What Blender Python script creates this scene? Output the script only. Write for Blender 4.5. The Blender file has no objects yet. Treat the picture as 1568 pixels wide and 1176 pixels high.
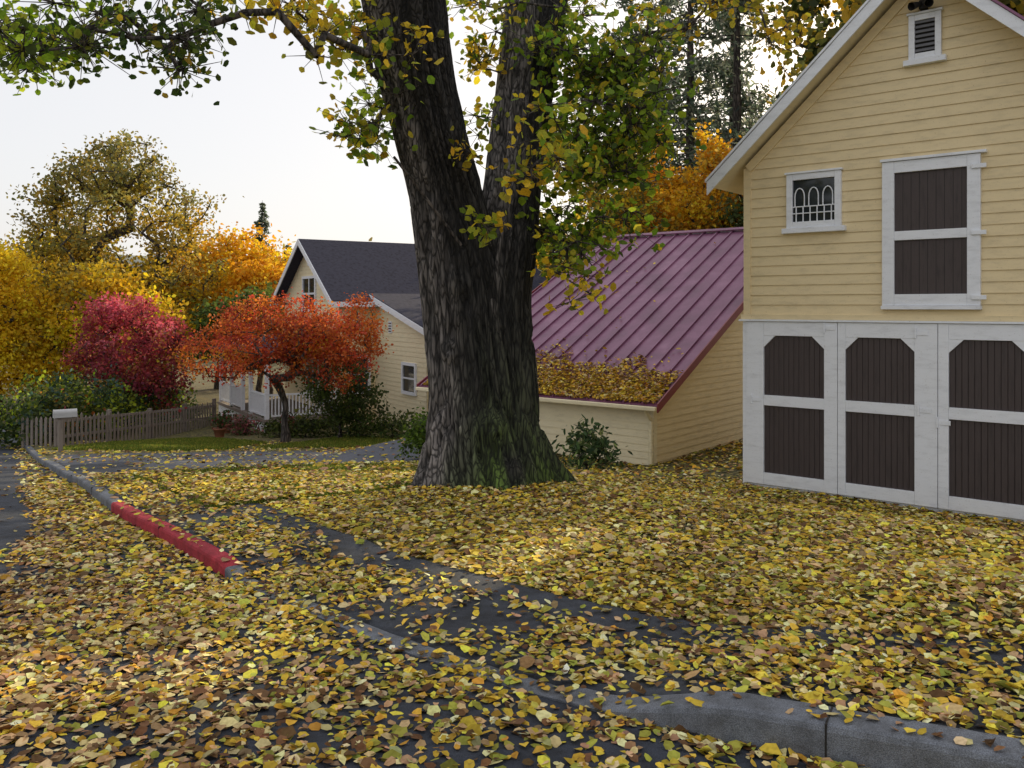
import bpy, math, random
import numpy as np
from mathutils import Vector
rng=np.random.default_rng(7); random.seed(7)
sc=bpy.context.scene
sc.view_settings.view_transform='Standard'; sc.view_settings.look='None'; sc.view_settings.exposure=0
EYE=0.0; F=1300.0
AZ=math.radians(27); EL=math.radians(23)
S_=Vector((math.sin(AZ)*math.cos(EL),math.cos(AZ)*math.cos(EL),math.sin(EL)))
# world position unprojected from image pixel coordinates at an assumed depth
def unproject(px,py,d): return np.array([(px-784)/F*d, d, -(py-470)/F*d])
# ------------------------------------------------------------ noise
def vn(x,y,z=None):
    x=np.asarray(x,float);y=np.asarray(y,float);z=np.zeros_like(x) if z is None else np.asarray(z,float)
    xi=np.floor(x).astype(np.int64);yi=np.floor(y).astype(np.int64);zi=np.floor(z).astype(np.int64)
    fx=x-xi;fy=y-yi;fz=z-zi
    fx=fx*fx*(3-2*fx);fy=fy*fy*(3-2*fy);fz=fz*fz*(3-2*fz)
    def H(a,b,c):
        n=(a*374761393+b*668265263+c*1442695041)&0xffffffff
        n=((n^(n>>13))*1274126177)&0xffffffff
        return ((n^(n>>16))&0xffff)/65535.0
    r=0
    for dz in (0,1):
        wz=fz if dz else 1-fz
        a=H(xi,yi,zi+dz)*(1-fx)+H(xi+1,yi,zi+dz)*fx
        b=H(xi,yi+1,zi+dz)*(1-fx)+H(xi+1,yi+1,zi+dz)*fx
        r=r+wz*(a*(1-fy)+b*fy)
    return r
def ss(x,a,b):
    t=np.clip((np.asarray(x,float)-a)/(b-a),0,1); return t*t*(3-2*t)
# ------------------------------------------------------------ materials
def newmat(name):
    m=bpy.data.materials.new(name); m.use_nodes=True
    nt=m.node_tree; b=nt.nodes['Principled BSDF']; return m,nt,b
def N(nt,t,**k):
    n=nt.nodes.new(t)
    for a,v in k.items():
        if a in n.inputs.keys(): n.inputs[a].default_value=v
        else: setattr(n,a,v)
    return n
def ramp(nt,fac,stops):
    r=nt.nodes.new('ShaderNodeValToRGB'); e=r.color_ramp.elements
    while len(e)<len(stops): e.new(0.5)
    for i,(p,c) in enumerate(stops):
        e[i].position=p; e[i].color=(*c,1)
    nt.links.new(fac,r.inputs[0]); return r.outputs[0]
def coords(nt,scale=(1,1,1)):
    g=N(nt,'ShaderNodeNewGeometry'); m=N(nt,'ShaderNodeMapping'); m.inputs['Scale'].default_value=scale
    nt.links.new(g.outputs['Position'],m.inputs['Vector']); return m.outputs[0]
def noise(nt,vec,s,detail=4,rough=0.55):
    n=N(nt,'ShaderNodeTexNoise'); n.inputs['Scale'].default_value=s; n.inputs['Detail'].default_value=detail; n.inputs['Roughness'].default_value=rough
    nt.links.new(vec,n.inputs['Vector']); return n.outputs['Fac']
def bump(nt,b,h,st,dist):
    n=N(nt,'ShaderNodeBump'); n.inputs['Strength'].default_value=st; n.inputs['Distance'].default_value=dist
    nt.links.new(h,n.inputs['Height']); nt.links.new(n.outputs[0],b.inputs['Normal'])
def mul(c,f): return tuple(min(1,x*f) for x in c)
def paint(name,c,rough=0.55,var=0.14,bs=0.15,streak=(1.5,1.5,6),spec=.5):
    m,nt,b=newmat(name); v=coords(nt,streak)
    n=noise(nt,v,2.5,8,0.65); col=ramp(nt,n,[(0.25,mul(c,1-2*var)),(0.5,c),(0.8,mul(c,1+var*0.5))])
    v2=coords(nt,(1,1,1)); n2=noise(nt,v2,60,3); 
    spk=ramp(nt,n2,[(0.28,(0.55,0.5,0.45)),(0.36,(1,1,1))])
    mx=N(nt,'ShaderNodeMix',data_type='RGBA',blend_type='MULTIPLY'); mx.inputs[0].default_value=0.6
    nt.links.new(col,mx.inputs[6]); nt.links.new(spk,mx.inputs[7]); nt.links.new(mx.outputs[2],b.inputs['Base Color'])
    b.inputs['Roughness'].default_value=rough; b.inputs['Specular IOR Level'].default_value=spec; bump(nt,b,n2,bs,0.004); return m
CREAM=paint('cream_siding_paint',(0.75,0.61,0.36),0.6,0.10)
CREAM2=paint('pale_cream_paint',(0.80,0.70,0.47),0.6,0.08)
WHITE=paint('white_trim_paint',(0.78,0.80,0.84),0.5,0.09)
BROWN=paint('brown_door_boards',(0.055,0.040,0.038),0.6,0.22,0.3,(12,12,1.2))
DARK=paint('dark_gap',(0.015,0.013,0.012),0.8,0.1)
LOUV=paint('louvre_grey',(0.16,0.16,0.17),0.8,0.1)
GREYROOF=paint('grey_shingle_roof',(0.05,0.05,0.072),0.95,0.3,0.8,(3,3,3),spec=.1)
WEATH=paint('weathered_fence_wood',(0.24,0.20,0.17),0.85,0.3,0.5,(8,8,1.5))
TERRA=paint('terracotta',(0.28,0.11,0.06),0.7)
REDTRIM=paint('dark_red_trim_metal',(0.20,0.03,0.04),0.4,0.1,0.05)
GREYMETAL=paint('mailbox_metal',(0.5,0.5,0.5),0.35,0.1,0.05)
def metalroof():
    m,nt,b=newmat('purple_metal_roof'); v=coords(nt,(1,1,1))
    n=noise(nt,v,1.3,6,0.6); c=ramp(nt,n,[(0.3,(0.14,0.05,0.095)),(0.55,(0.215,0.08,0.15)),(0.75,(0.31,0.14,0.225))])
    nt.links.new(c,b.inputs['Base Color']); b.inputs['Roughness'].default_value=0.42; b.inputs['Metallic'].default_value=0.1
    bump(nt,b,noise(nt,v,9,3),0.15,0.01); return m
METAL=metalroof()
def glass():
    m,nt,b=newmat('window_glass'); b.inputs['Base Color'].default_value=(0.02,0.025,0.03,1); b.inputs['Roughness'].default_value=0.06
    v=coords(nt); bump(nt,b,noise(nt,v,3,2),0.05,0.01); return m
GLASS=glass()
def asphalt(name,c):
    m,nt,b=newmat(name); v=coords(nt); n=noise(nt,v,1.1,6,0.6); n2=noise(nt,v,220,2); n4=noise(nt,v,7,6,.7)
    c1=ramp(nt,n,[(0.3,mul(c,0.6)),(0.6,c),(0.8,mul(c,1.4))]); s=ramp(nt,n2,[(0.35,(0.55,0.55,0.55)),(0.7,(1.5,1.5,1.5))])
    s4=ramp(nt,n4,[(0.35,(0.5,0.47,0.42)),(0.6,(1.15,1.15,1.15))])
    mx=N(nt,'ShaderNodeMix',data_type='RGBA',blend_type='MULTIPLY'); mx.inputs[0].default_value=0.8
    nt.links.new(c1,mx.inputs[6]); nt.links.new(s,mx.inputs[7])
    m2=N(nt,'ShaderNodeMix',data_type='RGBA',blend_type='MULTIPLY'); m2.inputs[0].default_value=0.7
    nt.links.new(mx.outputs[2],m2.inputs[6]); nt.links.new(s4,m2.inputs[7]); nt.links.new(m2.outputs[2],b.inputs['Base Color'])
    b.inputs['Roughness'].default_value=0.85; b.inputs['Specular IOR Level'].default_value=.3; bump(nt,b,n2,0.7,0.007); return m
ASPH=asphalt('asphalt',(0.045,0.053,0.072)); PATHM=asphalt('path_asphalt',(0.06,0.067,0.083)); CONC=asphalt('concrete_kerb',(0.19,0.205,0.235))
REDP=asphalt('red_kerb_paint',(0.46,0.04,0.06))
def leafmat(name,trans=0.45,rough=0.6,spec=.3):
    m,nt,b=newmat(name); a=N(nt,'ShaderNodeAttribute'); a.attribute_name='Col'
    v=coords(nt); n=noise(nt,v,45,1); s=ramp(nt,n,[(0.3,(0.65,0.6,0.55)),(0.6,(1.08,1.08,1.08))])
    mx=N(nt,'ShaderNodeMix',data_type='RGBA',blend_type='MULTIPLY'); mx.inputs[0].default_value=0.6
    nt.links.new(a.outputs['Color'],mx.inputs[6]); nt.links.new(s,mx.inputs[7])
    nt.links.new(mx.outputs[2],b.inputs['Base Color']); b.inputs['Roughness'].default_value=rough
    b.inputs['Specular IOR Level'].default_value=spec
    t=N(nt,'ShaderNodeBsdfTranslucent'); nt.links.new(mx.outputs[2],t.inputs[0])
    ms=N(nt,'ShaderNodeMixShader'); ms.inputs[0].default_value=trans
    nt.links.new(b.outputs[0],ms.inputs[1]); nt.links.new(t.outputs[0],ms.inputs[2])
    nt.links.new(ms.outputs[0],nt.nodes['Material Output'].inputs[0]); return m
LEAF=leafmat('foliage_leaves',0.5); GLEAF=leafmat('fallen_leaves',0.12,0.75,.12)
def bark(name,c,scale=1.0,moss_and_shade=False):
    m,nt,b=newmat(name); v=coords(nt,(9*scale,9*scale,1.6*scale))
    n=noise(nt,v,1.6,8,0.7); 
    vo=N(nt,'ShaderNodeTexVoronoi'); vo.feature='DISTANCE_TO_EDGE'; vo.inputs['Scale'].default_value=1.7
    vv=N(nt,'ShaderNodeVectorMath',operation='ADD'); nn=N(nt,'ShaderNodeTexNoise'); nn.inputs['Scale'].default_value=1.2; nt.links.new(v,nn.inputs['Vector'])
    nt.links.new(v,vv.inputs[0]); nt.links.new(nn.outputs['Color'],vv.inputs[1]); nt.links.new(vv.outputs[0],vo.inputs['Vector'])
    a=N(nt,'ShaderNodeMath',operation='MULTIPLY'); nt.links.new(n,a.inputs[0])
    r=ramp(nt,vo.outputs['Distance'],[(0.0,(0.2,0.2,0.2)),(0.2,(1,1,1))]); nt.links.new(r,a.inputs[1])
    col=ramp(nt,a.outputs[0],[(0.08,mul(c,0.12)),(0.3,mul(c,0.7)),(0.55,mul(c,1.6)),(0.8,mul(c,2.5))])
    out=col
    if moss_and_shade:  # Col holds moss and the shade painted on the trunk flank
        at=N(nt,'ShaderNodeAttribute'); at.attribute_name='Col'
        mx=N(nt,'ShaderNodeMix',data_type='RGBA',blend_type='MULTIPLY'); mx.inputs[0].default_value=1
        nt.links.new(col,mx.inputs[6]); nt.links.new(at.outputs['Color'],mx.inputs[7]); out=mx.outputs[2]
    nt.links.new(out,b.inputs['Base Color']); b.inputs['Roughness'].default_value=0.9
    bump(nt,b,a.outputs[0],1.0,0.035/scale); return m
BARK=bark('bark',(0.085,0.07,0.06),0.7); BIGBARK=bark('old_elm_bark',(0.13,0.116,0.108),1.15,True)
# ------------------------------------------------------------ mesh helpers
def link(o,parent=None):
    sc.collection.objects.link(o)
    if parent: o.parent=parent
    return o
def empty(name,loc=(0,0,0)):
    e=bpy.data.objects.new(name,None); sc.collection.objects.link(e); e.empty_display_size=0.3; return e
def fastmesh(name,V,Fq,mat,parent=None,col=None,smooth=False):
    V=np.ascontiguousarray(V,np.float32); Fq=np.ascontiguousarray(Fq,np.int32); k=Fq.shape[1]
    me=bpy.data.meshes.new(name); me.vertices.add(len(V)); me.vertices.foreach_set('co',V.ravel())
    me.loops.add(Fq.size); me.loops.foreach_set('vertex_index',Fq.ravel())
    me.polygons.add(len(Fq)); me.polygons.foreach_set('loop_start',np.arange(0,Fq.size,k,dtype=np.int32))
    if smooth: me.polygons.foreach_set('use_smooth',np.ones(len(Fq),bool))
    me.update(calc_edges=True)
    if col is not None:
        a=me.color_attributes.new('Col','FLOAT_COLOR','POINT')
        c=np.ones((len(V),4),np.float32); c[:,:3]=col; a.data.foreach_set('color',c.ravel())
    me.materials.append(mat); return link(bpy.data.objects.new(name,me),parent)
def pymesh(name,V,Fs,mat,parent=None,smooth=False,bev=0):
    me=bpy.data.meshes.new(name); me.from_pydata([tuple(map(float,v)) for v in V],[],Fs); me.update()
    me.materials.append(mat); o=link(bpy.data.objects.new(name,me),parent)
    if smooth:
        for p in me.polygons: p.use_smooth=True
    if bev:
        b=o.modifiers.new('b','BEVEL'); b.width=bev; b.segments=2; b.limit_method='ANGLE'
    return o
class Fr:
    def __init__(s,o,a,b): s.o=np.array(o,float); s.a=np.array(a,float); s.b=np.array(b,float)
    def w(s,t,n,z): p=s.o+t*s.a+n*s.b; return (p[0],p[1],z)
def box(name,fr,t0,t1,n0,n1,z0,z1,mat,par,bev=0):
    V=[fr.w(t,n,z) for z in (z0,z1) for n in (n0,n1) for t in (t0,t1)]
    return pymesh(name,V,[(0,2,3,1),(4,5,7,6),(0,1,5,4),(2,6,7,3),(0,4,6,2),(1,3,7,5)],mat,par,bev=bev)
def prism(name,fr,pts,n0,n1,mat,par,bev=0):
    k=len(pts); V=[fr.w(t,n0,z) for t,z in pts]+[fr.w(t,n1,z) for t,z in pts]
    Fs=[tuple(range(k)),tuple(range(2*k-1,k-1,-1))]+[(i,i+k,(i+1)%k+k,(i+1)%k) for i in range(k)]
    return pymesh(name,V,Fs,mat,par,bev=bev)
def siding(name,fr,lo,hi,z0,z1,ex,mat,par,out=-1,n0=0.0):
    V=[];Fs=[];z=z0
    while z<z1-1e-4:
        zt=min(z+ex,z1); a0,b0=lo(z),hi(z); a1,b1=lo(zt),hi(zt)
        if b0-a0<0.02: break
        if b1<a1: a1=b1=(a1+b1)/2
        i=len(V); j=random.uniform(-.002,.002)
        V+=[fr.w(a0,n0+out*(0.022+j),z),fr.w(b0,n0+out*(0.022+j),z),fr.w(b1,n0+out*0.006,zt),fr.w(a1,n0+out*0.006,zt),fr.w(a0,n0,z),fr.w(b0,n0,z)]
        Fs+=[(i,i+1,i+2,i+3),(i,i+4,i+5,i+1)]; z=zt
    return pymesh(name,V,Fs,mat,par)
def slab(name,corners,th,mat,par):
    c=[np.array(x,float) for x in corners]; n=np.cross(c[1]-c[0],c[3]-c[0]); n/=np.linalg.norm(n)
    if n[2]<0: n=-n
    V=[x for x in c]+[x-n*th for x in c]
    return pymesh(name,V,[(0,1,2,3),(7,6,5,4),(0,4,5,1),(1,5,6,2),(2,6,7,3),(3,7,4,0)],mat,par)
def poly_sd(X,Y,P):
    P=np.array(P); ins=np.zeros(X.shape,bool); dm=np.full(X.shape,1e9); n=len(P)
    for i in range(n):
        a=P[i];b=P[(i+1)%n]; ex,ey=b-a; t=np.clip(((X-a[0])*ex+(Y-a[1])*ey)/(ex*ex+ey*ey),0,1)
        dm=np.minimum(dm,np.hypot(X-a[0]-t*ex,Y-a[1]-t*ey))
        c=((a[1]>Y)!=(b[1]>Y))&(X<(b[0]-a[0])*(Y-a[1])/(b[1]-a[1]+1e-12)+a[0]); ins^=c
    return np.where(ins,dm,-dm)
# ground patches meant to be sunlit; crowns are cut open along the sun rays
SUN_PATCHES=[[(.95,7.85),(.62,7.85),(-.65,6.10),(-.30,5.80)],[(-4.9,11.0),(-4.2,10.9),(-1.5,15.5),(-2.5,16.4)],[(-6.6,9.2),(-4.2,9.7),(-4.4,10.3),(-7.2,9.9)],[(-2.6,4.2),(-1.2,4.5),(-1.5,4.95),(-2.9,4.7)],[(-6.6,12.2),(-5.3,12.4),(-6.0,13.5),(-7.5,13.1)],[(-9.5,14),(-7.8,14.4),(-8.6,16.3),(-10.8,16)]]
def gapmask(C,size,pr=.99):
    x,y,z=C[:,0],C[:,1],C[:,2]; zg=np.full(len(C),-2.4)
    for _ in range(3):
        k=(z-zg)/S_.z; gx=x-S_.x*k; gy=y-S_.y*k; zg=np.interp(gy,tY,tZ)
    m=np.zeros(len(C),bool)
    for P in SUN_PATCHES: m|=(poly_sd(gx,gy,P)>-(.08+.55*size))&(z-zg>1.2)
    return m&(rng.uniform(0,1,len(C))<pr)
LV=np.array([(0,-.5,0),(0,.5,0),(-.27,-.3,.07),(-.36,.12,.10),(.27,-.3,.07),(.36,.12,.10)])
LF=np.array([(0,1,3,2),(0,4,5,1)])
def leaves(name,C,size,col,mat,parent=None,mode='rand',tilt=0.35,asp=1.0,up=None):
    n=len(C); size=np.broadcast_to(np.asarray(size,float),(n,))
    if mode=='rand' and n:
        k=~gapmask(C,size); C=C[k]; size=size[k]; col=col[k]; n=len(C)
    if mode=='flat': nz=np.stack([rng.normal(0,tilt,n),rng.normal(0,tilt,n),np.ones(n)],1)
    elif mode=='side': 
        nz=rng.normal(0,1,(n,3)); nz[:,2]*=0.25
    else: nz=rng.normal(0,1,(n,3)); nz[:,2]+=0.5
    nz/=np.linalg.norm(nz,axis=1)[:,None]
    if mode=='side': r=np.stack([rng.normal(0,.35,n),rng.normal(0,.35,n),np.ones(n)],1)
    else: r=rng.normal(0,1,(n,3))
    ty=r-nz*np.sum(r*nz,1)[:,None]; ty/=np.linalg.norm(ty,axis=1)[:,None]; tx=np.cross(ty,nz)
    cup=rng.uniform(-.8,2.2,n); aj=rng.uniform(.75,1.2,n)*asp
    V=(C[:,None,:]+(tx[:,None,:]*(LV[None,:,0:1]*aj[:,None,None])+ty[:,None,:]*LV[None,:,1:2]+nz[:,None,:]*(LV[None,:,2:3]*cup[:,None,None]))*size[:,None,None]).reshape(-1,3)
    Fq=(np.arange(n)[:,None,None]*6+LF[None]).reshape(-1,4)
    return fastmesh(name,V,Fq,mat,parent,np.repeat(col,6,0))
def palette(n,pal,w,jit=0.18):
    p=np.array(pal,float); i=rng.choice(len(p),n,p=np.array(w)/np.sum(w)); c=p[i]*rng.lognormal(0,jit,(n,1))*rng.lognormal(0,0.06,(n,3)); return np.clip(c,0.004,0.9)
def tubes(name,P0,P1,R0,R1,mat,parent,k=6):
    P0=np.array(P0,float);P1=np.array(P1,float);R0=np.array(R0,float);R1=np.array(R1,float)
    if name in('branches','trunk_and_boughs','twigs'):
        z0_=np.zeros(len(P0)); g=gapmask(P0,z0_,1)|gapmask(P1,z0_,1)|gapmask((P0+P1)/2,z0_,1)|gapmask(P0*.75+P1*.25,z0_,1)|gapmask(P0*.25+P1*.75,z0_,1); keep=~(g&(R0<.07)); P0=P0[keep];P1=P1[keep];R0=R0[keep];R1=R1[keep]
    d=P1-P0; L=np.linalg.norm(d,axis=1)[:,None]+1e-9; d=d/L
    ref=np.where(np.abs(d[:,2:3])>0.9,np.array([[1.,0,0]]),np.array([[0,0,1.]])); x=np.cross(d,ref); x/=np.linalg.norm(x,axis=1)[:,None]; y=np.cross(d,x)
    th=np.arange(k)/k*2*np.pi; ring=x[:,None]*np.cos(th)[None,:,None]+y[:,None]*np.sin(th)[None,:,None]
    V=np.concatenate([P0[:,None]+ring*R0[:,None,None],(P1+d*R1[:,None]*.3)[:,None]+ring*R1[:,None,None]],1).reshape(-1,3)
    i=np.arange(k); f=np.stack([i,(i+1)%k,(i+1)%k+k,i+k],1); Fq=(np.arange(len(P0))[:,None,None]*2*k+f[None]).reshape(-1,4)
    return fastmesh(name,V,Fq,mat,parent,np.ones((len(V),3)),smooth=True)
def grow(start,targets,tip_r,seg=0.5,jit=0.08,sag=0.0):
    pos=[np.array(p,float) for p,_,_ in start]; par=[q for _,q,_ in start]; fixed=[r for _,_,r in start]
    T=sorted(targets,key=lambda t:min(np.linalg.norm(t-p) for p in pos[:len(start)]))
    tips=[]
    for t in T:
        A=np.array(pos); dv=t-A; dd=np.linalg.norm(dv,axis=1); cost=dd+0.6*np.clip(A[:,2]-t[2],0,None); j=int(np.argmin(cost))
        k=max(1,int(dd[j]/seg)); p0=pos[j].copy(); last=j
        for q in range(1,k+1):
            f=q/k; p=p0*(1-f)+t*f; p[2]+=math.sin(f*math.pi)*dd[j]*(0.08-sag); 
            if q<k: p=p+rng.normal(0,jit*seg*1.6,3)
            pos.append(p); par.append(last); fixed.append(None); last=len(pos)-1
        tips.append(last)
    cnt=np.zeros(len(pos)); cnt[tips]=1
    for i in range(len(pos)-1,-1,-1):
        if par[i]>=0: cnt[par[i]]+=cnt[i]
    R=[fixed[i] if fixed[i] is not None else tip_r*max(1,cnt[i])**0.47 for i in range(len(pos))]
    P0=[];P1=[];R0=[];R1=[]
    for i in range(len(pos)):
        if par[i]>=0:
            P0.append(pos[par[i]]);P1.append(pos[i]);rr=R[i]; R0.append(min(R[par[i]],rr*1.35));R1.append(rr)
    return P0,P1,R0,R1
def tree(name,base,lobes,n_t,n_l,lsize,spread,pal,w,trunk_r=0.25,trunk_h=2.5,tip_r=0.012,lean=(0,0),bmat=None,jitc=0.25,hollow=0.5,mode='rand',top=None):
    e=empty(name); base=np.array(base,float); st=[]
    k=5
    for i in range(k+1):
        f=i/k; st.append((base+np.array([lean[0]*f,lean[1]*f,trunk_h*f-0.2*(i==0)])+rng.normal(0,.03,3)*(i>0),i-1,trunk_r*(1.45-.65*min(1,f*2.2)+(-.1*f))))
    T=[];vol=np.array([l[3]*l[4]*l[5] for l in lobes])**0.75; idx=rng.choice(len(lobes),n_t,p=vol/vol.sum())
    for i in idx:
        l=lobes[i]; v=rng.normal(0,1,3); v/=np.linalg.norm(v); r=rng.uniform(hollow**3,1)**(1/3)*rng.uniform(.82,1.15)
        T.append(base+np.array(l[:3])+v*r*np.array(l[3:6]))
    T=np.array(T); s=grow(st,T,tip_r,seg=max(.4,lobes[0][3]*.16)); tubes('branches',*s,bmat or BARK,e)
    cc=palette(len(T),pal,w,jitc)
    if top is not None:
        h=ss((T[:,2]-T[:,2].min())/(np.ptp(T[:,2])+1e-6)+rng.normal(0,.15,len(T)),.35,.85)[:,None]; cc=cc*(1-h)+h*palette(len(T),[top],[1],jitc)
    C=np.repeat(T,n_l,0)+rng.normal(0,1,(len(T)*n_l,3))*np.array([spread,spread,spread*.7])
    col=np.repeat(cc,n_l,0)*.65+palette(len(C),pal,w,.2)*.35
    leaves('leaves',C,lsize*rng.uniform(.6,1.3,len(C)),col,LEAF,e,mode); return e
# ------------------------------------------------------------ kerb line & terrain
kp=np.array([(-60,92),(-40,62),(-28,44.5),(-19.2,32),(-15.6,27),(-10.5,18.9),(-7.4,14.1),(-4.7,10),(-3.35,8.15),(-2.16,6.53),(-.98,5.18),(-.08,4.33),(.645,3.76),(1.1,3.48),(1.87,3.08),(3.2,2.5),(6,1.7),(20,.2),(60,-2)])
def catmull(P,m=24):
    out=[]
    for i in range(1,len(P)-2):
        a,b,c,d=P[i-1],P[i],P[i+1],P[i+2]
        for j in range(m):
            t=j/m; out.append(.5*((2*b)+(-a+c)*t+(2*a-5*b+4*c-d)*t*t+(-a+3*b-3*c+d)*t**3))
    out.append(P[-2]); return np.array(out)
KC=catmull(kp); KT=np.gradient(KC,axis=0); KT/=np.linalg.norm(KT,axis=1)[:,None]; KN=np.stack([-KT[:,1],KT[:,0]],1)
def kd(X,Y):
    X=np.ravel(X);Y=np.ravel(Y); D=np.empty(len(X)); I=np.empty(len(X),int)
    for s in range(0,len(X),20000):
        dx=X[s:s+20000,None]-KC[None,:,0]; dy=Y[s:s+20000,None]-KC[None,:,1]; q=dx*dx+dy*dy; i=np.argmin(q,1); r=np.arange(len(i))
        sg=np.sign(dx[r,i]*KN[i,0]+dy[r,i]*KN[i,1]); D[s:s+20000]=np.sqrt(q[r,i])*np.where(sg==0,1,sg); I[s:s+20000]=i
    return D,I
KY=KC[:,1]
drop=np.where(KC[:,0]<0.2, ss(KY,6.35,6.75), ss(KC[:,0],0.35,0.95))*0.9+0.1
KH=np.where(KC[:,0]<0.2,.118,.15)*drop      # kerb upstand
KWd=np.where(KC[:,0]<0.2,.115,.155)          # kerb width
py_=[-40,-10,3,12,16,22,30,36,60,90,400]; pz_=[-.9,-.9,-1.65,-2.45,-2.97,-3.75,-4.6,-4.75,-5.0,-5.2,-5.5]
tY=np.arange(-40,400,.1); tZ=np.interp(tY,py_,pz_); kk=np.exp(-np.linspace(-2,2,31)**2); kk/=kk.sum(); tZ=np.convolve(np.pad(tZ,15,'edge'),kk,'valid')
A=np.array([.7737,-.6336]); B=np.array([.6336,.7737])
BO=np.array([3.48,12.6]); SO=np.array([2.675,16.1])
def rectd(X,Y,O,t0,t1,n0,n1):
    t=(X-O[0])*A[0]+(Y-O[1])*A[1]; n=(X-O[0])*B[0]+(Y-O[1])*B[1]
    return np.hypot(np.maximum(np.maximum(t0-t,t-t1),0),np.maximum(np.maximum(n0-n,n-n1),0))
def base(X,Y):
    z=np.interp(Y,tY,tZ)
    wb=1-ss(rectd(X,Y,BO,0,7,0,8),0.1,3.5); ws=1-ss(rectd(X,Y,SO,-5.8,0,0,9),0.1,3.0)
    tot=np.maximum(wb+ws,1); z=z+((-2.64-z)*wb+(-3.04-z)*ws)/tot
    z=z+.16*np.exp(-((X-2.9)**2+(Y-4.9)**2)/1.1)+.10*np.exp(-((X+.25)**2+(Y-11.3)**2)/1.3)
    return z+.03*(vn(X*.7,Y*.7)-.5)
def land(X,Y,D=None,I=None):
    if D is None: D,I=kd(X,Y); D=D.reshape(np.shape(X)); I=I.reshape(np.shape(X))
    k=KH[I]/.15*.97; k=k+(1-k)*ss(D,.15,2.2); return base(X,Y)-.13*(1-k)
def gz(x,y): return float(land(np.array([x],float),np.array([y],float))[0])
RW=6.6
LAWN=[(-6.0,13.2),(-3.3,9.25),(-1.0,11.2),(-.4,13),(-1.3,16.3),(-3.6,15.4)]
LAWN2=[(-12.6,23.2),(-9.7,22.0),(-7.7,22.6),(-7.4,26),(-10.5,29),(-12.3,26)]
LAWN3=[(-7,23),(-1,24.5),(-1,28),(-6,30)]
DRIVE=[(-9.7,17.6),(-7.0,13.6),(-6.0,13.45),(-3.6,15.8),(-1.3,16.7),(1.5,18.5),(1,23.5),(-3,23),(-8,21.5),(-11,20.6)]
xs=np.concatenate([-np.geomspace(350,16,30),np.arange(-15.9,7,.09),np.geomspace(7.1,350,40)])
ys=np.concatenate([-np.geomspace(40,1,10),np.arange(-.5,1.4,.3),np.arange(1.5,14,.09),np.arange(14,34,.2),np.geomspace(34.3,390,40)])
X,Y=np.meshgrid(xs,ys); D,I=kd(X,Y); D=D.reshape(X.shape);I=I.reshape(X.shape)
Z=land(X,Y,D,I); inroad=ss(-D,-.135,-.03)*(1-ss(-D,RW,RW+.5)); Z=Z*(1-inroad)+(base(X,Y)-.30)*inroad
wob=(vn(X*3,Y*3)-.5)*.25
m1=ss(np.maximum(poly_sd(X,Y,LAWN),np.maximum(poly_sd(X,Y,LAWN2),poly_sd(X,Y,LAWN3)))+wob*.6,-.06,.06)
m2=ss(poly_sd(X,Y,DRIVE)+wob*.3,-.06,.06)
far=ss(np.hypot(X,Y-15),18,30)
ny,nx=X.shape; V=np.stack([X,Y,Z],-1).reshape(-1,3); idx=np.arange(ny*nx).reshape(ny,nx)
Fq=np.stack([idx[:-1,:-1],idx[:-1,1:],idx[1:,1:],idx[1:,:-1]],-1).reshape(-1,4)
def groundmat():
    m,nt,b=newmat('leaf_litter_ground'); a=N(nt,'ShaderNodeAttribute'); a.attribute_name='Col'; sp=N(nt,'ShaderNodeSeparateColor'); nt.links.new(a.outputs['Color'],sp.inputs[0])
    v=coords(nt); vo=N(nt,'ShaderNodeTexVoronoi'); vo.inputs['Scale'].default_value=18; nt.links.new(v,vo.inputs['Vector'])
    s2=N(nt,'ShaderNodeSeparateColor'); nt.links.new(vo.outputs['Color'],s2.inputs[0])
    lit=ramp(nt,s2.outputs[0],[(0.0,(.03,.025,.012)),(.4,(.05,.05,.018)),(.55,(.10,.09,.025)),(.8,(.24,.19,.05)),(1,(.10,.11,.03))])
    n=noise(nt,v,2,6)
    gr=ramp(nt,n,[(.3,(.05,.075,.015)),(.5,(.11,.14,.03)),(.7,(.22,.2,.05))]); 
    asp=ramp(nt,n,[(.3,(.06,.066,.085)),(.7,(.10,.108,.13))]); fr=ramp(nt,n,[(.3,(.06,.06,.02)),(.7,(.14,.11,.035))])
    def mix(f,x,y):
        q=N(nt,'ShaderNodeMix',data_type='RGBA'); nt.links.new(f,q.inputs[0]); nt.links.new(x,q.inputs[6]); nt.links.new(y,q.inputs[7]); return q.outputs[2]
    c=mix(sp.outputs[2],lit,fr); c=mix(sp.outputs[1],c,asp); c=mix(sp.outputs[0],c,gr)
    nt.links.new(c,b.inputs['Base Color']); b.inputs['Roughness'].default_value=.85; bump(nt,b,s2.outputs[1],.6,.02); return m
fastmesh('ground',V,Fq,groundmat(),None,np.stack([m1,m2,far],-1).reshape(-1,3),smooth=True)
def strip(name,offs,zf,mat,i0=0,i1=None,par=None):
    i1=i1 or len(KC); C=KC[i0:i1]; n=KN[i0:i1]; rows=[]
    for o in offs:
        o_=np.full(len(C),float(o)); 
        if name=='footpath' and o<.153: o_=KWd[i0:i1]-.004+(0 if o<.1505 else .003)
        P=C+n*o_[:,None]; rows.append(np.column_stack([P,zf(P[:,0],P[:,1],o,np.arange(i0,i1))]))
    V=np.stack(rows,1); a,b=V.shape[:2]; ix=np.arange(a*b).reshape(a,b)
    return fastmesh(name,V.reshape(-1,3),np.stack([ix[:-1,:-1],ix[:-1,1:],ix[1:,1:],ix[1:,:-1]],-1).reshape(-1,4),mat,par,smooth=False)
strip('road',np.concatenate([[-.01],-np.linspace(.3,RW,14)]),lambda x,y,o,i: base(x,y)-.135,ASPH)
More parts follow.
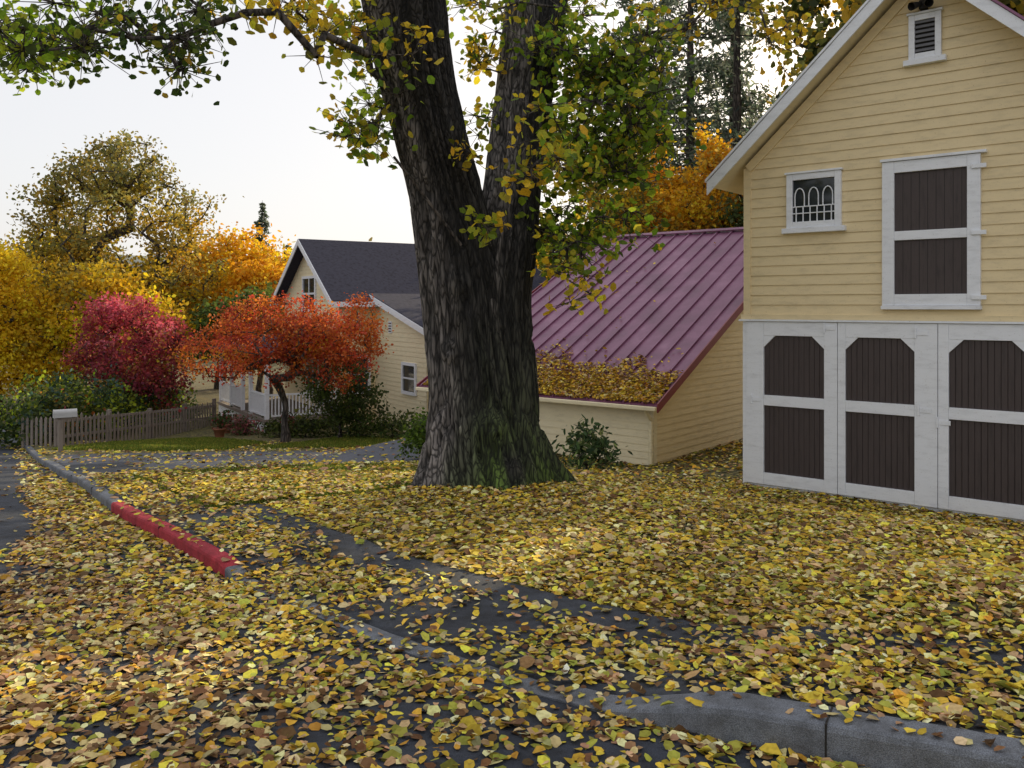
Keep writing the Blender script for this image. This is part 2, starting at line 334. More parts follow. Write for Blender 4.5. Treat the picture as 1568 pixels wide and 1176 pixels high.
i0=int(np.argmin(np.hypot(KC[:,0]+8.6,KC[:,1]-16))); i1=int(np.argmin(np.hypot(KC[:,0]-2.6,KC[:,1]-2.8)))
def pathz(x,y,o,i):
    kt=base(x,y)-.135+KH[i]-.002; z=land(x,y)+.012
    if o<.1505: return kt-.12
    if o<.16: return kt
    return z
strip('footpath',np.concatenate([[.150,.152],np.linspace(.22,1.28,10)]),pathz,PATHM,i0,i1)
strip('far_verge',[-RW,-RW-.12,-RW-1.4],lambda x,y,o,i: base(x,y)+.02,CONC)
kerb=empty('kerb'); ired0=int(np.argmin(np.hypot(KC[:,0]+4.72,KC[:,1]-10.05))); ired1=int(np.argmin(np.hypot(KC[:,0]+2.22,KC[:,1]-6.62)))
def kseg(name,a,b,mat,gap=0):
    rows=[]
    for i in range(a,b+1):
        C=KC[i]; rz=float(base(np.array([C[0]]),np.array([C[1]]))[0])-.135; h=KH[i]; w=KWd[i]; top=rz+h+random.uniform(-.0015,.0015)
        prof=[(-.02,-.30),(-.02,-.028),(-.012,-.008),(.004,.0),(w-.004,.0),(w,-.30)]
        rows.append([(C[0]+KN[i,0]*(o+random.uniform(-.0015,.0015)),C[1]+KN[i,1]*o, rz-.15 if z<-.2 else top+z*min(1,h/.12)) for o,z in prof])
    V=[p for r in rows for p in r]; k=6; Fs=[]
    for r in range(len(rows)-1):
        for q in range(k-1): Fs.append((r*k+q,r*k+q+1,(r+1)*k+q+1,(r+1)*k+q))
    Fs+= [tuple(range(k)),tuple((len(rows)-1)*k+q for q in range(k-1,-1,-1))]
    pymesh(name,V,Fs,mat,kerb)
kseg('kerb_far',24,ired0,CONC); 
q=(ired1-ired0)//2; kseg('kerb_red_1',ired0,ired0+q,REDP); kseg('kerb_red_2',ired0+q,ired1,REDP)
ij=int(np.argmin(np.hypot(KC[:,0]-1.25,KC[:,1]-3.4))); kseg('kerb_dropped',ired1,ij,CONC); kseg('kerb_near',ij,len(KC)-2,CONC)
for ik in (ired0+q//1,ij,ired0-9,ired0-20):
    Cj=KC[ik]; fj=Fr(Cj,KT[ik],KN[ik]); jz=float(base(np.array([Cj[0]]),np.array([Cj[1]]))[0])-.135+KH[ik]
    box('kerb_joint',fj,-.004,.004,-.0215,KWd[ik]-.006,jz-.2,jz+.002,DARK,kerb)
# ------------------------------------------------------------ fallen leaves
YEL=(.66,.46,.055);PALE=(.72,.60,.28);GRN=(.37,.36,.06);BRN=(.17,.09,.04);TAN=(.48,.31,.16);ORG=(.56,.30,.04)
def scatter(n,ymin,ymax):
    y=np.sqrt(rng.uniform(ymin**2,ymax**2,n)); x=y*rng.uniform(-.68,.68,n)*1.12; return x,y
def ground_leaves(name,n,ymin,ymax,s0):
    x,y=scatter(n,ymin,ymax); D,I=kd(x,y); nz=vn(x*1.3,y*1.3); n2=vn(x*3.1+50,y*3.1); n3=vn(x*6+20,y*6)
    den=.62+.38*n3
    pa=(D>.0)&(D<1.28)
    den=np.where(pa,(.47+.7*(nz-.5)+.4*(n3-.5))*(1-.85*ss(D+(nz-.5)*.3,.86,1.04)),den)
    den=np.where(pa&(x>.6),den+.35*ss(x,.6,1.6),den)
    edge=np.interp(y,[4.6,5.4,5.8,7.9,10,15,20],[-4.5,-2.2,-1.4,-1.0,-.68,-.42,-.3])+(nz-.5)*.4
    rd=D<0; den=np.where(rd,.80*(1-ss(edge-D,-.05,.22))*(.6+.6*n3)+.02,den)
    hole=np.exp(-(((x-.05)/.75)**2+((y-3.45)/.24)**2))+np.exp(-(((x+.5)/.35)**2+((y-3.95)/.2)**2))+np.exp(-(((x+1.05)/.4)**2+((y-4.9)/.2)**2))*.5+np.exp(-(((x+1.25)/.5)**2+((y-3.7)/.2)**2))*.5
    den=np.where(rd,den*(1-.85*np.clip(hole,0,1))*(1-.35*(n2<.38)*(y<7)),den)
    den=np.where((D>-.12)&(D<.2)&(drop[I]<.5),den*.6,den)
    den=np.where((D>-.02)&(D<.17)&(drop[I]>.5),.10,den)
    L=poly_sd(x,y,LAWN); L2=np.maximum(poly_sd(x,y,LAWN2),poly_sd(x,y,LAWN3)); Dr=poly_sd(x,y,DRIVE)
    den=np.where(L>0,.34+.4*(nz>.55),den); den=np.where(L2>0,.14,den); den=np.where(Dr>0,.12+.25*(nz>.6),den)
    inb=(rectd(x,y,BO,0,7,0,8)<.02)|(rectd(x,y,SO,-5.8,0,0,9)<.02)|(np.hypot(x+.25,y-11.5)<.8); den=np.where(inb,0,den)
    den=np.where((y>20)&(D>0),den*.5,den)
    k=rng.uniform(0,1,n)<den; x=x[k];y=y[k];D=D[k];I=I[k];L=L[k];m=len(x)
    onroad=D<0; z=np.where(onroad,base(x,y)-.135,land(x,y,D,I)); z+=np.where(pa[k],.018,.0)+rng.uniform(.006,.030,m)*np.where(pa[k]|onroad,.55,1)+.035*(L>0)
    z=np.where((D>-.02)&(D<KWd[I]),base(x,y)-.135+KH[I]+.012,z)
    c1=palette(m,[YEL,PALE,GRN,BRN,TAN,ORG],[.33,.18,.18,.15,.12,.04],.3); c2=palette(m,[YEL,PALE,GRN,BRN,TAN,ORG],[.15,.20,.06,.22,.28,.09],.3)
    f=(ss(-D,.2,1.2)*ss(-x,-.3,1.2))>rng.uniform(0,1,m)*.9; c=np.where(f[:,None],c2,c1)
    c=c*(.75+.5*vn(x*.8,y*.8))[:,None]
    leaves(name,np.stack([x,y,z],1),s0*rng.lognormal(0,.28,m),c,GLEAF,fl,'flat',.26)
fl=empty('fallen_leaves')
ground_leaves('near',46000,2.0,6.5,.050); ground_leaves('mid',82000,6.5,13,.060); ground_leaves('far',54000,13,27,.08)
g=empty('lawn_grass')
for nm,P,n,s in (('front',LAWN,26000,.07),('house_side',LAWN2,16000,.12),('under_maple',LAWN3,12000,.12)):
    P_=np.array(P); x=rng.uniform(P_[:,0].min(),P_[:,0].max(),n*2); y=rng.uniform(P_[:,1].min(),P_[:,1].max(),n*2); k=poly_sd(x,y,P)+(vn(x*3,y*3)-.5)*.2>0; x=x[k];y=y[k]
    leaves(nm,np.stack([x,y,land(x,y)+.02],1),s*rng.uniform(.6,1.3,len(x)),palette(len(x),[(.13,.20,.03),(.25,.28,.04),(.40,.37,.07)],[.5,.35,.15]),LEAF,g,'side',asp=.28)
# ------------------------------------------------------------ barn
barn=empty('barn'); fb=Fr(BO,A,B); BZ=-2.6
def W(px,py):
    k=(px-784)/F; t=(12.6*k-3.48)/(.7737+.6336*k); return t,-(py-470)/F*(12.6-.6336*t)
HW=2.42; PK=4.35; SL=.93; EZ=PK-SL*HW
BL=7.5; WT=2*HW
lo=lambda z: max(0,HW-(PK-z)/SL) ; hi=lambda z: min(WT,HW+(PK-z)/SL)
ZB=-.21
siding('front_siding',fb,lo,hi,ZB+.10,PK,.142,CREAM,barn)
prism('wall_core',fb,[(0,BZ-.6),(WT,BZ-.6),(WT,EZ-.01),(HW,PK-.01),(0,EZ-.01)],.002,BL,CREAM,barn)
fl_=Fr(BO,B,A)
siding('left_siding',fl_,lambda z:0,lambda z:BL,BZ-.3,EZ,.142,CREAM,barn)
box('corner_board',fb,-.03,.075,-.034,.07,ZB+.1,EZ-.05,CREAM,barn)
box('belt_board',fb,-.06,WT+.06,-.06,0,ZB+.03,ZB+.10,CREAM,barn); box('belt_cap',fb,-.08,WT+.08,-.10,0,ZB-.0,ZB+.028,WHITE,barn,.004)
DZ0=BZ+.02; DZ1=ZB-.005
def door(nm,t0,t1,lt,rt):
    d=empty(nm); d.parent=barn; n0,n1=-.075,-.03
    rb=.17; mid0=BZ+1.17; mid1=mid0+.15; tr=.20
    box('stile_l',fb,t0,t0+lt,n0,n1,DZ0,DZ1,WHITE,d,.004); box('stile_r',fb,t1-rt,t1,n0,n1,DZ0,DZ1,WHITE,d,.004)
    a,b=t0+lt,t1-rt
    box('rail_bottom',fb,a+.001,b-.001,n0+.003,n1,DZ0,DZ0+rb,WHITE,d,.004); box('rail_mid',fb,a+.001,b-.001,n0+.003,n1,mid0,mid1,WHITE,d,.004); box('rail_top',fb,a+.001,b-.001,n0+.003,n1,DZ1-tr,DZ1,WHITE,d,.004)
    zt=DZ1-tr; c=.17
    prism('corner_l',fb,[(a+.001,zt-.001),(a+.001,zt-c),(a+c,zt-.001)],n0+.005,n1,WHITE,d); prism('corner_r',fb,[(b-.001,zt-.001),(b-c,zt-.001),(b-.001,zt-c)],n0+.005,n1,WHITE,d)
    box('backing',fb,a,b,-.028,-.005,DZ0,DZ1,BROWN,d)
    vs=[];fs=[];w=(b-a)/max(1,round((b-a)/.075)); t=a
    while t<b-.01:
        i=len(vs); j=random.uniform(-.001,.001)
        for (tt,nn) in ((t+.001,-.033),(t+.005,-.039+j),(t+w-.005,-.039+j),(t+w-.001,-.033)):
            vs+=[fb.w(tt,nn,DZ0+.02),fb.w(tt,nn,DZ1-.02)]
        for q_ in range(3): fs.append((i+2*q_,i+2*q_+2,i+2*q_+3,i+2*q_+1))
        t+=w
    pymesh('boards',vs,fs,BROWN,d)
T=lambda px:W(px,600)[0]
e1,e2,e3=T(1285),T(1438),T(1438)+1.12
door('barn_door_a',T(1146),e1-.004,T(1172)-T(1146),T(1285)-T(1265)); door('barn_door_b',e1+.004,e2-.004,T(1294)-T(1285)+.02,T(1438)-T(1403)); door('barn_door_c',e2+.004,e3,T(1454)-T(1438),.12)
box('door_post',fb,e3+.01,WT,-.07,0,DZ0,DZ1,WHITE,barn); box('door_jamb',fb,-.03,T(1146)-.004,-.06,.05,BZ-.3,DZ1,WHITE,barn)
box('sill_beam',fb,-.02,WT,-.025,-.001,BZ-.5,DZ0-.01,WHITE,barn)
for tt,zz in ((T(1412),ZB-.13),(T(1417),BZ+1.26),(T(1272),ZB-.08),(T(1160),BZ+1.25),(T(1446),BZ+1.12)):
    box('hinge_plate',fb,tt-.05,tt+.09,-.084,-.076,zz-.03,zz+.03,WHITE,barn,.003); box('hinge_pin',fb,tt-.075,tt-.05,-.095,-.077,zz-.07,zz+.07,WHITE,barn,.004)
def framed(nm,px0,px1,py0,py1,fw,inner=GLASS,depth=.05,sill=True):
    d=empty(nm); d.parent=barn; ym=(py0+py1)/2; t0=W(px0,ym)[0]; t1=W(px1,ym)[0]; tm=(px0+px1)/2; z1=W(tm,py0)[1]; z0=W(tm,py1)[1]; n=-depth-.026
    box('jamb_l',fb,t0,t0+fw,n,-.0,z0,z1,WHITE,d,.004); box('jamb_r',fb,t1-fw,t1,n,-.0,z0,z1,WHITE,d,.004)
    box('head',fb,t0+fw+.001,t1-fw-.001,n+.003,0,z1-fw,z1,WHITE,d,.004); box('bottom',fb,t0+fw+.001,t1-fw-.001,n+.003,0,z0,z0+fw,WHITE,d,.004)
    if sill: box('sill',fb,t0-.06,t1+.06,n-.03,-.0,z0-.075,z0-.002,WHITE,d,.005); box('drip_cap',fb,t0-.02,t1+.02,n-.02,0,z1+.002,z1+.03,WHITE,d,.004)
    box('inner',fb,t0+fw,t1-fw,-.036,-.028,z0+fw,z1-fw,inner,d); return d,t0+fw,t1-fw,z0+fw,z1-fw
d,a,b,z0,z1=framed('gothic_window',1207,1290,265,348,.085)
P0=[];P1=[];w=(b-a)/3
def seg(t0,zz0,t1,zz1): P0.append(fb.w(t0,-.05,zz0)); P1.append(fb.w(t1,-.05,zz1))
hh=z1-z0
for i in range(6): seg(a+(i+.5)*w/2,z0,a+(i+.5)*w/2,z0+hh*.36)
seg(a,z0+hh*.2,b,z0+hh*.2); seg(a,z0+hh*.36,b,z0+hh*.36)
for i in range(3):
    cx=a+(i+.5)*w; pr=(cx-w*.34,z0+hh*.36)
    for k in range(9):
        th=math.pi*k/8; p=(cx-math.cos(th)*w*.34,z0+hh*.60+math.sin(th)*hh*.2); seg(*pr,*p); pr=p
    seg(*pr,cx+w*.34,z0+hh*.36)
tubes('lattice',P0,P1,[.009]*len(P0),[.009]*len(P0),WHITE,d,6)
d,a,b,z0,z1=framed('loft_door',1353,1503,243,468,.15,BROWN,.05,False)
zm=(z0+z1)/2-.03
box('mid_rail',fb,a+.001,b-.001,-.068,-.03,zm-.06,zm+.06,WHITE,d,.004); box('cap',fb,a-.17,b+.22,-.10,0,z1+.155,z1+.19,WHITE,d,.004); box('lower_sill',fb,a-.16,b+.16,-.1,0,z0-.2,z0-.152,WHITE,d,.004)
t=a+.1
while t<b-.02: box('board_groove',fb,t,t+.005,-.0375,-.03,z0,z1,DARK,d); t+=.1
for zz in (z1+.0,zm,z0-.04): box('hinge',fb,b+.05,b+.22,-.10,-.078,zz-.035,zz+.02,WHITE,d,.004)
d,a,b,z0,z1=framed('gable_vent',1393,1443,22,90,.075,DARK,.04)
k=7
for i in range(k):
    zz=z0+(i+.3)*(z1-z0)/k; slab('louvre',[fb.w(a,-.065,zz),fb.w(b,-.065,zz),fb.w(b,-.037,zz+.04),fb.w(a,-.037,zz+.04)],.005,LOUV,d)
lt,lz=W(1416,14); box('lamp_base',fb,lt-.05,lt+.05,-.1,0,lz-.02,lz+.1,DARK,barn,.01)
tubes('lamp_heads',[fb.w(lt-.03,-.1,lz+.05),fb.w(lt+.03,-.1,lz+.05)],[fb.w(lt-.1,-.22,lz),fb.w(lt+.1,-.22,lz)],[.03,.03],[.055,.055],DARK,barn,10)
OV=.42; FO=-.42
for sgn,nm in ((-1,'left'),(1,'right')):
    te=HW+sgn*(HW+OV); ze=EZ-SL*OV
    slab('roof_'+nm,[fb.w(HW,FO,PK+.12),fb.w(te,FO,ze+.12),fb.w(te,BL+.4,ze+.12),fb.w(HW,BL+.4,PK+.12)],.03,METAL,barn)
    slab('soffit_'+nm,[fb.w(HW,FO+.03,PK+.085),fb.w(te,FO+.03,ze+.085),fb.w(te,BL+.38,ze+.085),fb.w(HW,BL+.38,PK+.085)],.03,CREAM2,barn)
    prism('rake_board_'+nm,fb,[(HW,PK+.125),(te,ze+.125),(te,ze-.06),(HW,PK-.06)],FO-.03,FO-.002,WHITE,barn)
    prism('rake_flashing_'+nm,fb,[(HW,PK+.165),(te+sgn*.02,ze+.165),(te+sgn*.02,ze+.128),(HW,PK+.128)],FO-.05,FO+.05,METAL if sgn>0 else WHITE,barn)
    for i in range(12):
        n_=FO+.5+i*.62; slab('seam',[fb.w(HW,n_,PK+.16),fb.w(te,n_,ze+.16),fb.w(te,n_+.03,ze+.16),fb.w(HW,n_+.03,PK+.16)],.04,METAL,barn)
slab('frieze_left',[fb.w(HW,-.05,PK-.02),fb.w(-.0,-.05,EZ-.02),fb.w(0,-.001,EZ-.02),fb.w(HW,-.001,PK-.02)],.12,CREAM,barn)
# ------------------------------------------------------------ shed
shed=empty('shed'); fs=Fr(SO,A,B); U=5.8; S=7.35; EZs=-1.70; M=.511; RZ=EZs+M*S
box('front_core',fs,-U,0,.0,.1,-3.9,EZs-.02,CREAM2,shed)
siding('front_siding',fs,lambda z:-U,lambda z:0,-3.3,EZs-.08,.135,CREAM2,shed)
fside=Fr(SO,B,A)
prism('side_core',fside,[(0,-3.9),(14.7,-3.9),(14.7,EZs-.1),(S,RZ-.1),(0,EZs-.1)],-.1,-.001,CREAM,shed)
prism('side_core_far',fside,[(0,-3.9),(14.7,-3.9),(14.7,EZs-.1),(S,RZ-.1),(0,EZs-.1)],-U,-U+.1,CREAM,shed)
siding('side_siding',fside,lambda z:max(0,(z-EZs+.1)/M),lambda z:min(14.7,2*S-(z-EZs+.1)/M),-3.5,RZ-.12,.135,CREAM,shed,out=1)
box('back_core',fs,-U,0,14.6,14.7,-3.9,EZs-.02,CREAM2,shed)
box('corner_board',fs,-.09,.035,-.035,.09,-3.6,EZs-.1,CREAM2,shed)
ro=.25; eo=.28
def rz(n): return EZs+M*n if n<=S else EZs+M*(2*S-n)
for n0_,n1_,nm in ((-eo,S,'front'),(S,2*S+eo,'back')):
    slab('roof_'+nm,[fs.w(-U-ro,n0_,rz(n0_)),fs.w(ro,n0_,rz(n0_)),fs.w(ro,n1_,rz(n1_)),fs.w(-U-ro,n1_,rz(n1_))],.05,METAL,shed)
t=-U-ro+.1
while t<ro:
    slab('seam',[fs.w(t-.016,-eo,rz(-eo)+.045),fs.w(t+.016,-eo,rz(-eo)+.045),fs.w(t+.016,S,RZ+.045),fs.w(t-.016,S,RZ+.045)],.044,METAL,shed); t+=.42
slab('ridge_cap',[fs.w(-U-ro,S-.14,RZ+.02),fs.w(ro,S-.14,RZ+.02),fs.w(ro,S+.02,RZ+.09),fs.w(-U-ro,S+.02,RZ+.09)],.03,METAL,shed)
prism('rake_trim',fside,[(-eo-.02,rz(-eo)+.05),(S,RZ+.05),(S,RZ-.12),(-eo-.02,rz(-eo)-.12)],ro,ro+.03,REDTRIM,shed)
prism('rake_trim_far',fside,[(-eo-.02,rz(-eo)+.05),(S,RZ+.05),(S,RZ-.12),(-eo-.02,rz(-eo)-.12)],-U-ro-.03,-U-ro,REDTRIM,shed)
box('gutter',fs,-U-ro,ro,-eo-.09,-eo-.005,rz(-eo)-.09,rz(-eo)-.01,CREAM2,shed,.015)
tubes('downpipe',[fs.w(.0,-eo-.04,rz(-eo)-.08),fs.w(.0,-.07,rz(-eo)-.3)],[fs.w(.0,-.07,rz(-eo)-.3),fs.w(.0,-.07,-3.1)],[.035,.035],[.035,.035],CREAM2,shed,10)
n=9500; t=rng.uniform(-U-.1,.2,n); q=np.abs(rng.normal(0,.75,n)); q=np.where(rng.uniform(0,1,n)<.04,rng.uniform(0,S,n),q)-eo+.02
k=(q<1.15+(vn(t*2,q*0)-.5)*.9)|(rng.uniform(0,1,n)<.05); t=t[k];q=q[k]
P=np.stack([SO[0]+t*A[0]+q*B[0],SO[1]+t*A[1]+q*B[1],EZs+M*q+.03+rng.uniform(0,.04,len(t))],1)
leaves('roof_leaves',P,.075*rng.lognormal(0,.2,len(P)),palette(len(P),[YEL,TAN,PALE,ORG,BRN],[.5,.2,.1,.15,.05]),GLEAF,shed,'flat',.5)
# ------------------------------------------------------------ house
house=empty('farmhouse'); HN=np.array([-6.7,33.]); h1=np.array([.848,.53]); h2=np.array([-.53,.848]); fh=Fr(HN,h1,h2); WD=7; LN=10; HE=.45; HR=2.75; HB=-5.0
fe=Fr(HN,h2,h1)
prism('core',fe,[(0,HB),(WD,HB),(WD,HE),(WD/2,HR),(0,HE)],0.002,LN,CREAM2,house)
siding('gable_siding',fe,lambda z:max(0,(z-HE)/(HR-HE)*WD/2),lambda z:min(WD,WD-(z-HE)/(HR-HE)*WD/2),HB+.3,HR,.17,CREAM2,house)
siding('front_siding',fh,lambda z:0,lambda z:LN,HB+.3,HE,.17,CREAM,house)
sl=(HR-HE)/(WD/2)
for s_,nm in ((0,'front'),(1,'back')):
    m0=-.5 if s_==0 else WD+.5; zz=HE-sl*.5
    slab('roof_'+nm,[fh.w(-.5,m0,zz+.12),fh.w(LN+.5,m0,zz+.12),fh.w(LN+.5,WD/2,HR+.12),fh.w(-.5,WD/2,HR+.12)],.12,GREYROOF,house)
    prism('rake_'+nm,fe,[(m0,zz+.11),(WD/2,HR+.11),(WD/2,HR-.14),(m0,zz-.14)],-.54,-.505,WHITE,house)
    box('eave_fascia_'+nm,fh,-.5,LN+.5,(m0-.05 if s_==0 else m0+.01),(m0-.01 if s_==0 else m0+.05),zz-.12,zz+.08,WHITE,house)
def hwin(nm,fr,t,z,w,h,mull=1,par=house):
    d=empty(nm); d.parent=par; f=.11
    box('jamb_l',fr,t-w/2-f,t-w/2,-.08,0,z-f,z+h+f,WHITE,d); box('jamb_r',fr,t+w/2,t+w/2+f,-.08,0,z-f,z+h+f,WHITE,d)
    box('head',fr,t-w/2+.001,t+w/2-.001,-.077,0,z+h,z+h+f,WHITE,d); box('sill',fr,t-w/2+.001,t+w/2-.001,-.1,0,z-f,z,WHITE,d)
    box('pane',fr,t-w/2,t+w/2,-.035,-.028,z,z+h,GLASS,d); box('meeting_rail',fr,t-w/2+.002,t+w/2-.002,-.06,-.036,z+h*.48,z+h*.54,WHITE,d)
    for i in range(mull): tt=t-w/2+(i+1)*w/(mull+1); box('mullion',fr,tt-.03,tt+.03,-.064,-.037,z+.002,z+h-.002,WHITE,d)
hwin('gable_window',fe,3.5,-.1,1.5,1.3,1); hwin('ground_window',fe,3.0,-3.5,1.3,1.4,1); hwin('side_window',fh,.8,-3.3,.7,1.3,0)
box('gable_vent',fe,3.3,3.7,-.05,0,1.75,2.05,WHITE,house)
wo=HN+1.5*h1; fw_=Fr(wo,-h2,h1); WL=4.6
prism('wing_core',fw_,[(0,HB),(WL,HB),(WL,-.85),(0,.32)],0.002,7,CREAM2,house)
siding('wing_siding',fw_,lambda z:0,lambda z:min(WL,max(.01,(.32-z)/1.17*WL)),HB+.3,.3,.17,CREAM2,house)
fws=Fr(wo-WL*h2,h1,h2); siding('wing_front',fws,lambda z:0,lambda z:7,HB+.3,-.9,.17,CREAM,house)
slab('wing_roof',[(*(wo-.3*h1+.0*h2),.55),(*(wo+7.3*h1),.55),(*(wo+7.3*h1-(WL+.5)*h2),.55-(WL+.5)*.255),(*(wo-.3*h1-(WL+.5)*h2),.55-(WL+.5)*.255)],.1,GREYROOF,house)
prism('wing_rake',fw_,[(0,.52),(WL+.5,.52-(WL+.5)*.255),(WL+.5,.3-(WL+.5)*.255),(0,.3)],-.34,-.305,WHITE,house)
hwin('wing_window',fw_,3.2,-3.1,1.0,.95,0); 
box('wing_vent',fw_,1.35,1.65,-.05,0,-1.0,-.55,WHITE,house)
for i in range(4): box('vent_slat',fw_,1.39,1.61,-.06,-.051,-.95+i*.1,-.91+i*.1,DARK,house)
PD=3.0; pz=-4.15; fp=Fr(HN-PD*h1,h2,h1)
box('porch_deck',fp,-.3,WD,0,PD-.01,pz-.12,pz,WEATH,house); box('porch_skirt',fp,-.25,WD,.05,.1,HB,pz-.13,WHITE,house)
slab('porch_roof',[fp.w(-.6,-.4,-1.75),fp.w(WD+.3,-.4,-1.75),fp.w(WD+.3,PD-.02,-1.15),fp.w(-.6,PD-.02,-1.15)],.12,GREYROOF,house)
for t in (-.2,2.0,3.2,5.0,6.85): box('porch_post',fp,t-.07,t+.07,.05,.19,pz,-1.8,WHITE,house)
def rail(fr,t0,t1,n):
    box('rail_top',fr,t0,t1,n-.03,n+.03,pz+.85,pz+.92,WHITE,house); box('rail_low',fr,t0,t1,n-.03,n+.03,pz+.08,pz+.14,WHITE,house)
    t=t0+.08
    while t<t1-.03: box('baluster',fr,t,t+.045,n-.02,n+.02,pz+.141,pz+.849,WHITE,house); t+=.13
rail(fp,-.12,1.92,.12); rail(fp,3.28,4.92,.12); rail(fp,5.08,6.78,.12)
fpe=Fr(HN-PD*h1-.2*h2,h1,h2); rail(fpe,.2,PD-.1,0)
for i in range(3): box('porch_step',fp,2.1,3.1,-.3*(3-i),-.3*(2-i)-.002,HB,pz-.12*(3-i),WEATH,house)
# ------------------------------------------------------------ fence
fence=empty('picket_fence'); p0=np.array([-12.9,24.4]); p1=np.array([-11.9,34.2]); L=np.linalg.norm(p1-p0); dv=(p1-p0)/L; ff=Fr(p0,dv,np.array([dv[1],-dv[0]]))
s=0
while s<L:
    p=p0+dv*s; z=gz(*p)-.05; h=.98+random.uniform(-.06,.05); w=.05
    prism('picket',ff,[(s-w,z),(s+w,z),(s+w,z+h-.07),(s,z+h),(s-w,z+h-.07)],0.0,.022,WEATH,fence); s+=.215
for i in range(5):
    a_=L*i/4; z=gz(*(p0+dv*a_)); box('post',ff,a_-.06,a_+.06,-.16,-.045,z-.2,z+1.02,WEATH,fence)
for hgt in (.25,.7):
    a0=gz(*p0)+hgt; a1=gz(*p1)+hgt; V=[ff.w(0,-.04,a0),ff.w(0,-.002,a0),ff.w(L,-.002,a1),ff.w(L,-.04,a1)]; V+=[(v[0],v[1],v[2]+.08) for v in V]
    pymesh('rail',V,[(0,1,2,3),(4,7,6,5),(0,4,5,1),(1,5,6,2),(2,6,7,3),(3,7,4,0)],WEATH,fence)
p2=np.array([-17.5,26.5]); L2=np.linalg.norm(p2-p0); dv2=(p2-p0)/L2; ff2=Fr(p0,dv2,np.array([dv2[1],-dv2[0]])); s=.15
while s<L2*.35:
    p=p0+dv2*s; z=gz(*p)-.05; prism('picket',ff2,[(s-.05,z),(s+.05,z),(s+.05,z+.85),(s,z+.92),(s-.05,z+.85)],0,.022,WEATH,fence); s+=.2
def mailbox(x,y,col=GREYMETAL,rot=.6,h=1.0):
    e=empty('mailbox'); z=gz(x,y); f=Fr((x,y),(math.cos(rot),math.sin(rot)),(-math.sin(rot),math.cos(rot)))
    box('post',f,-.05,.05,-.05,.05,z-.2,z+h,WEATH,e,.008); box('arm',f,-.12,.34,-.045,.045,z+h+.001,z+h+.05,WEATH,e,.006)
    k=10; pts=[(-.09,z+h+.051)]+[(-.09*math.cos(math.pi*i/k),z+h+.17+.09*math.sin(math.pi*i/k)) for i in range(k+1)]+[(.09,z+h+.051)]
    f2=Fr((x,y),(-math.sin(rot),math.cos(rot)),(math.cos(rot),math.sin(rot)))
    prism('body',f2,pts,-.15,.38,col,e); prism('lid',f2,[(p*1.05,z+h+.06+(q-z-h-.06)*1.03) for p,q in pts],-.17,-.151,col,e)
    box('flag',f2,.095,.10,.1,.13,z+h+.15,z+h+.34,REDTRIM,e); return e
mailbox(-11.7,22.0,h=.85); mailbox(-16.2,28.0,rot=.4,h=.9); mailbox(-17.0,29.2,DARK,rot=.4,h=.9)
# ------------------------------------------------------------ hero tree
big=empty('old_elm_tree'); zb=gz(-.3,11.4)
def limb(name,ctrl,seed,ring=150,flare=None):
    C=catmull(np.array([ctrl[0]]+ctrl+[ctrl[-1]],float),40); P=C[:,:3]; R=C[:,3]; n=len(P)
    th=np.arange(ring)/ring*2*np.pi; TH,Hh=np.meshgrid(th,np.arange(n)); z=P[:,2][:,None]+0*TH
    Rr=R[:,None]+0*TH
    kx=2.6
    cx=np.cos(TH)*kx*R[:,None]*1.6; cy=np.sin(TH)*kx*R[:,None]*1.6
    w1=vn(cx*3,cy*3,z*1.3+seed); 
    big_=vn(cx*.7+9,cy*.7,z*.5+seed)-.5
    u=vn(cx*5.5+w1*1.2,cy*5.5,z*1.05+seed*3); r1=np.abs(u-.5)*2; r1=np.minimum(r1*2.1,1)
    u2=vn(cx*11,cy*11,z*3+seed*5); d=.085*R[:,None]/.5*(r1-.6)+.02*(u2-.5)+.18*R[:,None]*big_
    if flare is not None:
        f=np.exp(-(P[:,2]-zb)/.55)[:,None]; d=d+f*(.20+.24*np.maximum(0,np.cos(TH*5+1.0+z*.4))*(.5+vn(np.cos(TH)*2+3,np.sin(TH)*2)))
        for th_,py_b,am,wt in ((4.25,535,.12,.16),(4.9,650,.09,.2),(4.6,435,.07,.25)):
            d=d+am*np.exp(-(((TH-th_)/wt)**2+((z-unproject(0,py_b,11)[2])/.15)**2))-am*.7*np.exp(-(((TH-th_)/(wt*.3))**2+((z-unproject(0,py_b,11)[2])/.05)**2))
    Rr=Rr+d
    V=np.stack([P[:,0][:,None]+Rr*np.cos(TH),P[:,1][:,None]+Rr*np.sin(TH)*.95,z],-1)
    ix=np.arange(n*ring).reshape(n,ring); nxt=np.roll(ix,-1,1)
    Fq=np.stack([ix[:-1],nxt[:-1],nxt[1:],ix[1:]],-1).reshape(-1,4)
    shade=.4+.75*r1; c=np.stack([shade*1.0]*3,-1)
    flank_shade=.22+.78*ss(np.cos(TH-3.35)+.7*(vn(cx*.8,cy*.8,z*.3+seed)-.5),-.05,.62)   # shade painted into the right flank; the left stays lighter
    c=c*flank_shade[...,None]*(.8+.4*vn(cx*.5,cy*.5,z*.6+3))[...,None]
    mo=np.exp(-(z-zb)/.55)*ss(np.cos(TH-5.3),.2,.9)*vn(cx*2,cy*2,z*2)*2.3; mo=np.clip(mo,0,1)[...,None]
    c=c*(1-mo)+mo*np.array([.55,.95,.18])*shade[...,None]
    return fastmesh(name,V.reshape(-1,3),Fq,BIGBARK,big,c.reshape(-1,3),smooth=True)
def c4(px,py,d,rpx): p=unproject(px,py,d); return [*p,rpx/F*d]
